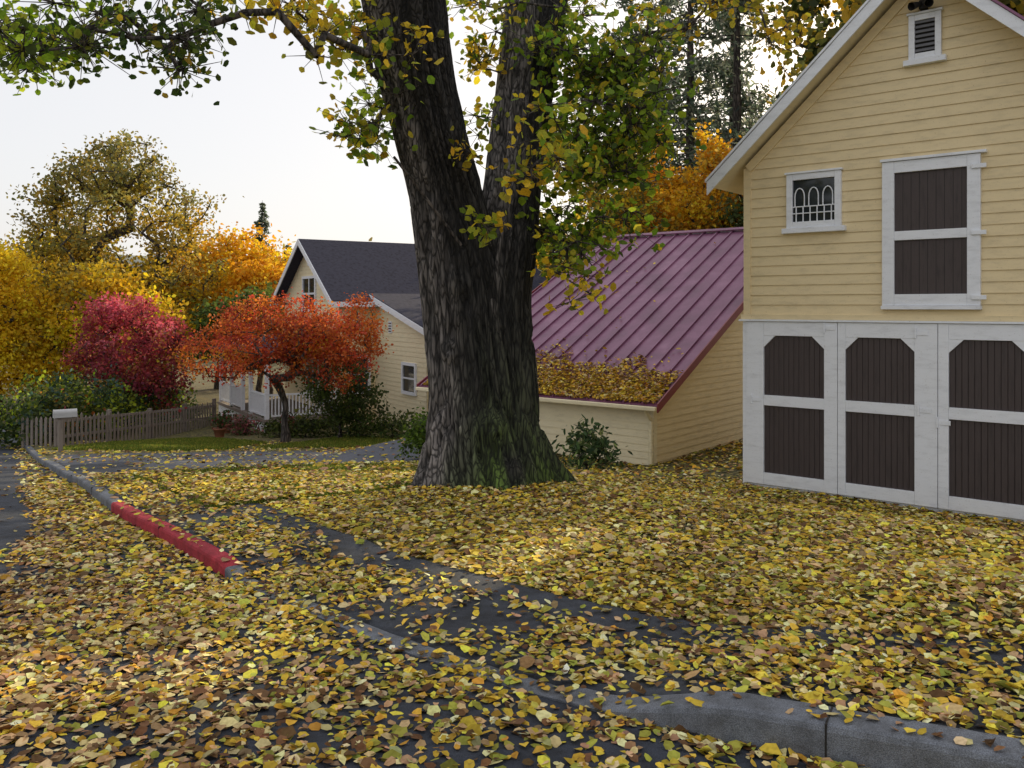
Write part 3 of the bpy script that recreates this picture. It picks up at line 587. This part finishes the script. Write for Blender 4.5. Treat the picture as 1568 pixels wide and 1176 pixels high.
Lc=[c4(752,775,11.5,80),c4(748,735,11.5,80),c4(740,670,11.5,76),c4(735,600,11.5,70),c4(723,500,11.5,68),c4(706,400,11.4,64),c4(684,300,11.2,57),c4(657,200,10.9,56),c4(634,100,10.6,58),c4(618,0,10.3,62),c4(598,-130,10,60),c4(560,-330,9.7,50),c4(500,-560,9.4,40)]
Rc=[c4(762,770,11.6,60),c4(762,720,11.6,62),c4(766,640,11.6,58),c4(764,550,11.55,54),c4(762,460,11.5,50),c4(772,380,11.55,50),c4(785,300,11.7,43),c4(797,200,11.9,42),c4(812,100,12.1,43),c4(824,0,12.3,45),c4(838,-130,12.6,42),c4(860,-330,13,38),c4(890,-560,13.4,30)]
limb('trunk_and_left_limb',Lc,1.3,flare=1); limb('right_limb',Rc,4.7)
tubes('cable',[unproject(603,240,10.45),unproject(650,300,10.7)],[unproject(650,300,10.7),unproject(706,375,10.8)],[.018,.018],[.018,.018],BARK,big,8)
st=[]
for ctl in (Lc[4:],Rc[4:]):
    C=catmull(np.array([ctl[0]]+ctl+[ctl[-1]],float),4); prev=-1
    for r in C: st.append((r[:3],prev,r[3]*.55)); prev=len(st)-1
regs=[]
for px,py,d,rp,n_,kd_ in [(905,120,11.5,60,15,'g'),(870,40,12,55,12,'g'),(955,150,11.5,45,11,'g'),(860,230,12.3,45,7,'g'),(905,300,11.5,42,12,'g'),(845,330,11.8,32,6,'g'),(885,370,11.5,32,7,'g'),(935,250,11.5,42,10,'g'),(975,90,12,48,8,'g'),(945,320,11.5,34,7,'g'),(890,190,12.6,55,12,'g'),(990,200,11.5,28,6,'g'),(970,270,11.5,26,4,'g'),
  (735,90,12,30,6,'y'),(740,180,12,28,5,'yg'),(730,30,12,28,4,'yg'),(715,240,10.2,16,2,'y'),(640,60,9.3,26,2,'y'),(750,340,10.2,22,3,'yg'),(825,250,9.8,36,6,'y'),(830,165,9.8,22,3,'yg'),(875,255,9.8,28,5,'yg'),(890,430,10.8,28,4,'y'),(845,410,11,20,3,'yg'),(770,15,12,40,4,'yg'),
  (540,205,10.5,26,6,'yg'),(575,170,10.8,26,5,'g'),(560,110,9.8,30,4,'yg'),(480,45,9,28,4,'y'),(425,8,9,28,3,'y'),(530,60,9.8,26,4,'yg'),(455,0,9,32,3,'y'),(560,30,9.6,24,3,'yg'),
  (15,40,7,45,8,'lg'),(30,85,7.2,24,4,'lg'),(90,30,7.5,35,6,'lg'),(130,75,7.5,22,4,'dg'),(185,55,7.5,28,4,'dg'),(265,60,7.7,20,4,'dg'),(272,100,7.7,12,2,'dg'),(310,15,8,28,4,'dg'),(230,-5,8,45,4,'dg'),(370,5,8.5,20,2,'y'),
  (1010,10,13,30,4,'y'),(1080,0,13,36,4,'y'),(1150,5,13,32,5,'y'),(1195,50,13,26,5,'y'),(1210,100,13,16,2,'y'),(1040,55,13,20,2,'y')]:
    for i in range(n_): regs.append((unproject(px+rng.normal(0,rp*.62),py+rng.normal(0,rp*.62),d+rng.normal(0,.4)),kd_))
for i in range(46):
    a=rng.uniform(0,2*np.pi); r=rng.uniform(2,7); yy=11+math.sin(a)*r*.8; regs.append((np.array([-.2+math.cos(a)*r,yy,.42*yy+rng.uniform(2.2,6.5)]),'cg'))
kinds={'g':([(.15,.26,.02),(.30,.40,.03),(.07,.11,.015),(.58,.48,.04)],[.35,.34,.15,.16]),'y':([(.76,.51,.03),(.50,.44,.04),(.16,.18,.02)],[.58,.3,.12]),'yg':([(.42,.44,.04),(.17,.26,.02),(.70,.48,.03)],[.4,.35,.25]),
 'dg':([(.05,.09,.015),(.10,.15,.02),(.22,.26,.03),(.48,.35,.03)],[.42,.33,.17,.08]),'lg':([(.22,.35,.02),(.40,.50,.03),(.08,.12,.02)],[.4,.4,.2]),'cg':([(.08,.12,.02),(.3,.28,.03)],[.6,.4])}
tg=[r[0] for r in regs]; s_=grow(st,tg,.0065,seg=.45,jit=.12); tubes('branches',*s_,BARK,big,6)
C=[];Cc=[];Sz=[];TP0=[];TP1=[]
for p,kd_ in regs:
    m=42 if kd_=='g' else 36 if kd_ in('lg','dg') else (20 if kd_!='cg' else 50); sp=.27 if kd_=='g' else .17 if kd_!='cg' else .7
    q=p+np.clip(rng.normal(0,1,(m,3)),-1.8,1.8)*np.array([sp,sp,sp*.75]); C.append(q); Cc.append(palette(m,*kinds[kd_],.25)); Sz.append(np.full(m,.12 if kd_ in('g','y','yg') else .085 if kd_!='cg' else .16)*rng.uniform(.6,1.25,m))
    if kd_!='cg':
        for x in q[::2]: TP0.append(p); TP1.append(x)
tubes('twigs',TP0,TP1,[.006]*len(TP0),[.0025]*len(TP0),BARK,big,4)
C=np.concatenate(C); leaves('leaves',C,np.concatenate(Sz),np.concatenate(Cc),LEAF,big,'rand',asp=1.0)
# ------------------------------------------------------------ other trees
def g3(x,y): return (x,y,gz(x,y))
OLIVE=(.22,.21,.06);GOLD=(.80,.48,.025);LEMON=(.88,.62,.03);DGR=(.06,.09,.025);MGR=(.11,.16,.035);ORNG=(.86,.36,.015)
RED1=(.50,.075,.035);RED2=(.62,.16,.035);RED3=(.28,.035,.03);PINK=(.66,.11,.15);CRIM=(.17,.025,.05)
tree('japanese_maple',g3(-7.1,26.6),[(-.6,0,3.3,2.2,1.9,.9),(1.4,.2,3.3,1.6,1.6,1.0),(-2.1,0,2.7,1.3,1.4,.8),(1.9,0,2.6,1.0,1.2,.9),(.0,0,3.9,1.3,1.2,.7),(2.3,.2,3.9,.6,.7,.6),(-1.7,0,3.8,.6,.6,.5),(.2,-.8,2.6,1.2,.8,.6)],330,66,.085,.20,[RED1,RED2,RED3,(.68,.27,.03)],[.38,.38,.14,.10],.13,1.3,.009,jitc=.4,hollow=.6)
tree('crimson_plum_tree',g3(-14.6,32.5),[(0,0,2.6,1.9,1.6,1.3),(-1.0,0,4.2,.9,.9,1.0),(.4,0,4.3,.8,.8,.9),(1.3,0,3.6,.9,1,.9),(-1.6,0,3.3,.7,.9,.9),(.9,-.5,1.8,1.7,1.3,1.0)],210,52,.12,.26,[RED3,CRIM,(.26,.05,.05),(.5,.2,.04)],[.3,.35,.25,.1],.14,1.2,.010,jitc=.4,top=PINK,hollow=.3)
tree('spreading_oak_tree',g3(-21,45.5),[(0,0,9.2,4.6,4,4.2),(-3.6,0,6.8,2.6,2.6,2.6),(3.4,0,7.0,2.4,2.6,2.4),(.5,0,12.2,2.4,2.4,1.7),(-2,0,10,2.6,2.5,2.6),(0,0,5,5,3,2)],460,58,.19,.38,[GOLD,(.44,.34,.06),OLIVE],[.35,.35,.3],.42,3.2,.026,jitc=.3,hollow=.6,top=(.18,.20,.08))
tree('golden_maple_tree',g3(-17.5,51),[(0,0,6.6,3.8,3,2.4),(3,0,6.3,2.4,2.4,2.2),(-2,0,4.5,3.5,3,2.0),(1.5,0,8.2,1.8,1.8,1.2)],300,60,.24,.5,[GOLD,LEMON,ORNG],[.4,.3,.3],.3,2.5,.02,jitc=.25)
tree('ginkgo_tree',g3(-23.3,38.5),[(0,0,5.0,1.5,1.5,2.8),(.3,0,2.6,1.7,1.5,2.0),(-.3,0,6.8,.8,.8,1.0)],230,65,.16,.36,[LEMON,GOLD],[.7,.3],.2,1.5,.012,jitc=.2)
tree('yellow_elm_tree',g3(-19.6,40),[(0,0,4.4,2.9,2,2.2),(2.0,0,3.3,2.4,2,1.9),(-2,0,2.8,2,2,1.8)],240,58,.2,.40,[OLIVE,GOLD,LEMON],[.22,.48,.30],.22,1.6,.014,jitc=.35)
tree('yellow_elm_tree',g3(-27,50),[(0,0,5,4,3,4)],200,55,.26,.5,[GOLD,OLIVE,LEMON],[.4,.2,.4],.3,2,.016)
tree('orange_maple_tree',g3(-13.2,46),[(0,0,5.2,1.9,1.9,2.0),(1.2,0,4.3,1.6,1.5,1.5),(-1,0,6.2,1.3,1.2,1.0)],210,60,.2,.36,[ORNG,GOLD,(.80,.42,.03)],[.4,.25,.35],.2,2,.014)
tree('laurel_tree',g3(-12.2,41),[(0,0,4.1,1.7,1.7,1.5),(-1.8,0,3.6,1.4,1.4,1.2)],150,50,.2,.33,[MGR,DGR,(.2,.26,.04)],[.5,.3,.2],.2,1.4,.014)
tree('bare_walnut_tree',g3(-12.5,60),[(0,0,7.4,1.7,1.5,1.5),(.8,0,5.6,1.6,1.5,1.4)],100,12,.2,.35,[OLIVE,GOLD],[.6,.4],.16,3.5,.02)
tree('camellia_tree',g3(-5.8,28.6),[(0,0,1.6,1.1,.9,1.2),(.6,0,1.1,.9,.8,.9)],90,60,.10,.2,[DGR,MGR,(.2,.22,.04)],[.6,.3,.1],.07,.5,.008)
tree('orange_oak_tree',g3(6.6,33),[(0,0,8.4,2.2,2,2.2),(-1.6,0,7.2,1.5,1.6,1.6),(1.9,0,7.6,1.5,1.6,1.8),(.2,0,10.2,1.6,1.6,1.5)],260,76,.16,.32,[ORNG,GOLD,OLIVE,(.70,.38,.03)],[.3,.45,.07,.18],.25,4,.014,jitc=.35)
tree('orange_oak_tree',g3(3.9,31),[(0,0,6.8,1.8,1.5,2.0),(0,0,9.2,1.5,1.3,1.5)],140,60,.15,.34,[OLIVE,GOLD,MGR],[.3,.5,.2],.2,4,.014,jitc=.3)
tree('bay_tree',g3(9.5,31),[(0,0,7.0,1.9,2,2.0),(1.8,0,6.2,1.7,2,2.2)],160,65,.17,.34,[DGR,OLIVE,MGR],[.4,.3,.3],.25,3,.014)
for x,y,h in ((14.8,28.3,20),(17.6,30,23),(20,36,24),(17.5,40,25),(24,30,20),(27,38,24),(1,50,10),(-1,44,9)):  # oaks added mostly out of view so their crowns block the low sun
    r=4.3 if h>15 else 3.2
    tree('added_shade_oak_tree',g3(x,y),[(0,0,h*.72,r,r,h*.24),(1.5,0,h*.42,r*.8,r*.8,h*.2),(-1.6,0,h*.45,r*.7,r*.8,h*.2)],280 if h>15 else 130,52,.42,.60,[DGR,OLIVE,GOLD],[.4,.35,.25],.35,h*.25,.02)
def conifer(name,base,h,rad,z0=.12,pal=([(.10,.14,.10),(.19,.23,.16),(.32,.34,.25)],[.35,.4,.25]),nl=34,ls=.34):
    e=empty(name); b=np.array(base,float); P0=[];P1=[];R0=[];R1=[];k=12
    for i in range(k): P0.append(b+[0,0,h*i/k-.2*(i==0)]);P1.append(b+[0,0,h*(i+1)/k]);R0.append(h*.014*(1-i/k)+.02);R1.append(h*.014*(1-(i+1)/k)+.02)
    C=[];z=h*z0
    while z<h*.99:
        f=(z-h*z0)/(h*(1-z0)); r=rad*(1-f)**.7*(.55+.6*rng.uniform())
        for j in range(rng.integers(4,7)):
            a=rng.uniform(0,2*np.pi); rr=r*rng.uniform(.6,1.15)+.15; p=b+[0,0,z]; dr=rng.uniform(.12,.38)
            e1_=p+np.array([math.cos(a)*rr*.5,math.sin(a)*rr*.5,-rr*.05]); e2_=p+np.array([math.cos(a)*rr,math.sin(a)*rr,-rr*dr])
            P0+=[p,e1_];P1+=[e1_,e2_];R0+=[.04,.025];R1+=[.025,.008]
            m=max(5,int(nl*rr/rad)); t=rng.uniform(.2,1.05,m)[:,None]; q=np.where(t<.5,p+(e1_-p)*t*2,e1_+(e2_-e1_)*(t-.5)*2)+rng.normal(0,1,(m,3))*np.array([.28,.28,.15])*rr/2.2; q[:,2]-=.18; C.append(q)
        z+=h*.016+.12
    tubes('trunk_and_boughs',P0,P1,R0,R1,BARK,e,6); C=np.concatenate(C); leaves('needles',C,ls*rng.uniform(.5,1.2,len(C)),palette(len(C),*pal,.3),LEAF,e,'rand',asp=.42)
conifer('redwood_tree',g3(8.4,40),27,3.8,.18,nl=120,ls=.36); conifer('redwood_tree',g3(11.0,41.5),28,3.8,.18,nl=120,ls=.36); conifer('redwood_tree',g3(6.2,44),24,3.6,.2,nl=90,ls=.4); conifer('redwood_tree',g3(13,50),30,4,.15,nl=80,ls=.5); conifer('redwood_tree',g3(9.2,52),30,3.8,.15,nl=90,ls=.45)
conifer('distant_fir_tree',g3(-30,102),18,2.6,.1,nl=40,ls=.7); conifer('distant_fir_tree',g3(-27.5,104),13,2.6,.1,nl=40,ls=.7); conifer('distant_fir_tree',g3(-25,108),12,2.6,.1,nl=40,ls=.7)
def shrub(name,x,y,r,h,n,ls,pal,w,mode='rand',asp=1.0,z=None):
    e=empty(name); z=gz(x,y) if z is None else z; T=[]
    for i in range(26):
        v=rng.normal(0,1,3); v/=np.linalg.norm(v); v[2]=abs(v[2]); T.append(np.array([x,y,z+h*.15])+v*np.array([r,r,h*.85])*rng.uniform(.5,1))
    s=grow([(np.array([x,y,z-.05]),-1,.03),(np.array([x,y,z+.12]),0,.025)],T,.006,seg=.25); tubes('stems',*s,BARK,e,5)
    T=np.array(T); k=rng.integers(0,26,n); C=T[k]+rng.normal(0,1,(n,3))*r*.24; C[:,2]=np.maximum(C[:,2],z+.02)
    leaves('leaves',C,ls*rng.uniform(.6,1.2,n),palette(n,pal,w,.3),LEAF,e,mode,asp=asp)
shrub('rhododendron_shrub',1.28,14.6,.50,.82,700,.14,[(.04,.08,.03),(.09,.14,.05),(.2,.25,.08)],[.4,.4,.2],asp=.5)
shrub('box_shrub',-1.75,17.2,.45,.95,1500,.08,[(.12,.2,.02),(.06,.1,.02)],[.6,.4])
for x,y,r,h,c in ((-4.9,29.2,.8,.9,0),(-4.0,28.5,.7,.8,0),(-3.1,27.6,.7,1.0,0),(-2.3,26.5,.6,1.1,0),(-8.1,29.6,.7,.6,1),(-7.2,29.6,.6,.7,1),(-5.9,30,.8,.9,1),(-9.6,30.8,.5,.6,2)):
    shrub('fern_shrub',x,y,r,h,600,.14,[[(.07,.11,.03),(.17,.2,.05)],[(.10,.13,.03),(.05,.07,.02)],[(.3,.1,.1),(.08,.1,.03)]][c],[.6,.4],asp=.6)
hd=empty('hedge'); C=[];Cc=[]
for i in range(150):
    f=rng.uniform(0,1); p=np.array([-14.2+f*1.2-rng.uniform(0,1.8),25.2+f*9.5,0]); p[2]=gz(p[0],p[1])+rng.uniform(.2,1.7)*(.7+.5*vn(np.array([f*6]),np.array([0.]))[0]); m=90
    C.append(p+rng.normal(0,.26,(m,3))); Cc.append(palette(m,*[([DGR,MGR],[.7,.3]),([(.34,.42,.03),MGR],[.6,.4]),([(.07,.13,.10),DGR],[.6,.4])][rng.integers(0,3)],.3))
for i in range(120):
    p=np.array([-14-rng.uniform(0,6),26.3+rng.uniform(0,3.5),0]); 
    if kd([p[0]],[p[1]])[0][0]<.7: continue
    p[2]=gz(p[0],p[1])+rng.uniform(.1,1.5); m=90; C.append(p+rng.normal(0,.28,(m,3))); Cc.append(palette(m,*[([DGR,MGR],[.6,.4]),([(.4,.36,.05),OLIVE],[.5,.5]),([(.5,.16,.03),OLIVE],[.4,.6])][rng.integers(0,3)],.3))
C=np.concatenate(C); leaves('leaves',C,.13*rng.uniform(.6,1.3,len(C)),np.concatenate(Cc),LEAF,hd)
def pot(x,y,z):
    e=empty('potted_plant'); k=16; V=[];Fs=[]
    for r,h in ((.14,0),(.20,.28),(.23,.28),(.23,.34),(.20,.34),(.18,.28)):
        V+=[(x+r*math.cos(2*math.pi*i/k),y+r*math.sin(2*math.pi*i/k),z+h) for i in range(k)]
    for q in range(5): Fs+=[(q*k+i,q*k+(i+1)%k,(q+1)*k+(i+1)%k,(q+1)*k+i) for i in range(k)]
    Fs.append(tuple(5*k+i for i in range(k))); pymesh('pot',V,Fs,TERRA,e,True)
    C=np.array([x,y,z+.55])+rng.normal(0,.14,(180,3)); leaves('leaves',C,.1,palette(180,[DGR,(.25,.05,.05)],[.8,.2]),LEAF,e)
pot(-10.2,29.6,gz(-10.2,29.6)); pot(-7.9,29.9,gz(-7.9,29.9)); pot(-10.5,31.2,gz(-10.5,31.2))
C=[];Cc=[]
for i in range(560):
    x=rng.uniform(-110,110); y=rng.uniform(78,125); 
    h=rng.uniform(4,10)*(1-.35*(x<-15)); m=30; zz=-5.3+rng.uniform(0,h); C.append(np.array([x,y,zz])+rng.normal(0,1.3,(m,3))); pal=[([DGR,MGR],[.6,.4]),([OLIVE,GOLD],[.6,.4]),([DGR,OLIVE],[.5,.5])][int(vn(np.array([x*.1]),np.array([y*.1]))[0]*2.99)]; Cc.append(palette(m,*pal,.3))
C=np.concatenate(C); leaves('distant_trees',C,1.1*rng.uniform(.5,1.3,len(C)),np.concatenate(Cc),LEAF,None)
hx=np.linspace(-420,420,120); hy=np.linspace(230,385,20); HX,HY=np.meshgrid(hx,hy); HZ=-8+(17+16*vn(HX*.014+3,HY*.01)+3*vn(HX*.05,HY*.04))*ss(HY,230,330)*(.75+.25*ss(-HX,20,90))
ix=np.arange(HX.size).reshape(HX.shape); hm,nt,b=newmat('hazed_hill_forest'); v=coords(nt); c=ramp(nt,noise(nt,v,.15,6),[(.3,(.14,.17,.16)),(.7,(.26,.27,.24))]); nt.links.new(c,b.inputs['Base Color']); b.inputs['Roughness'].default_value=1  # distance haze painted into the forest colour
fastmesh('hills',np.stack([HX,HY,HZ],-1).reshape(-1,3),np.stack([ix[:-1,:-1],ix[:-1,1:],ix[1:,1:],ix[1:,:-1]],-1).reshape(-1,4),hm,smooth=True)
# ------------------------------------------------------------ light, sky, camera
l=bpy.data.lights.new('sun','SUN'); l.energy=5; l.angle=math.radians(.5); l.color=(1,.84,.58); lo_=link(bpy.data.objects.new('sun',l)); lo_.rotation_euler=S_.to_track_quat('Z','Y').to_euler(); lo_.location=(10,10,30)
wd=bpy.data.worlds.new('World'); sc.world=wd; wd.use_nodes=True; nt=wd.node_tree; bg=nt.nodes['Background']; sk=nt.nodes.new('ShaderNodeTexSky'); sk.sky_type='NISHITA'; sk.sun_disc=False; sk.sun_elevation=EL; sk.sun_rotation=AZ; sk.air_density=1.0; sk.dust_density=3.0; sk.ozone_density=1.0
# thin high overcast veil over the clear sky
tc=nt.nodes.new('ShaderNodeTexCoord'); nz=nt.nodes.new('ShaderNodeTexNoise'); nz.inputs['Scale'].default_value=1.6; nz.inputs['Detail'].default_value=5; nt.links.new(tc.outputs['Generated'],nz.inputs['Vector'])
mr=nt.nodes.new('ShaderNodeMapRange'); mr.inputs[1].default_value=.3; mr.inputs[2].default_value=.7; mr.inputs[3].default_value=.72; mr.inputs[4].default_value=.84; nt.links.new(nz.outputs['Fac'],mr.inputs[0])
mx=nt.nodes.new('ShaderNodeMix'); mx.data_type='RGBA'; mx.inputs[7].default_value=(6.5,6.4,6.45,1); nt.links.new(mr.outputs[0],mx.inputs[0]); nt.links.new(sk.outputs[0],mx.inputs[6])
nt.links.new(mx.outputs[2],bg.inputs[0]); bg.inputs[1].default_value=.15
cam=bpy.data.cameras.new('camera'); co=link(bpy.data.objects.new('camera',cam)); cam.lens=F/1568*36; cam.sensor_width=36; cam.shift_y=-118/1568; cam.clip_end=1500; cam.clip_start=.05
co.location=(0,0,EYE); co.rotation_euler=(math.radians(90),0,0); sc.camera=co
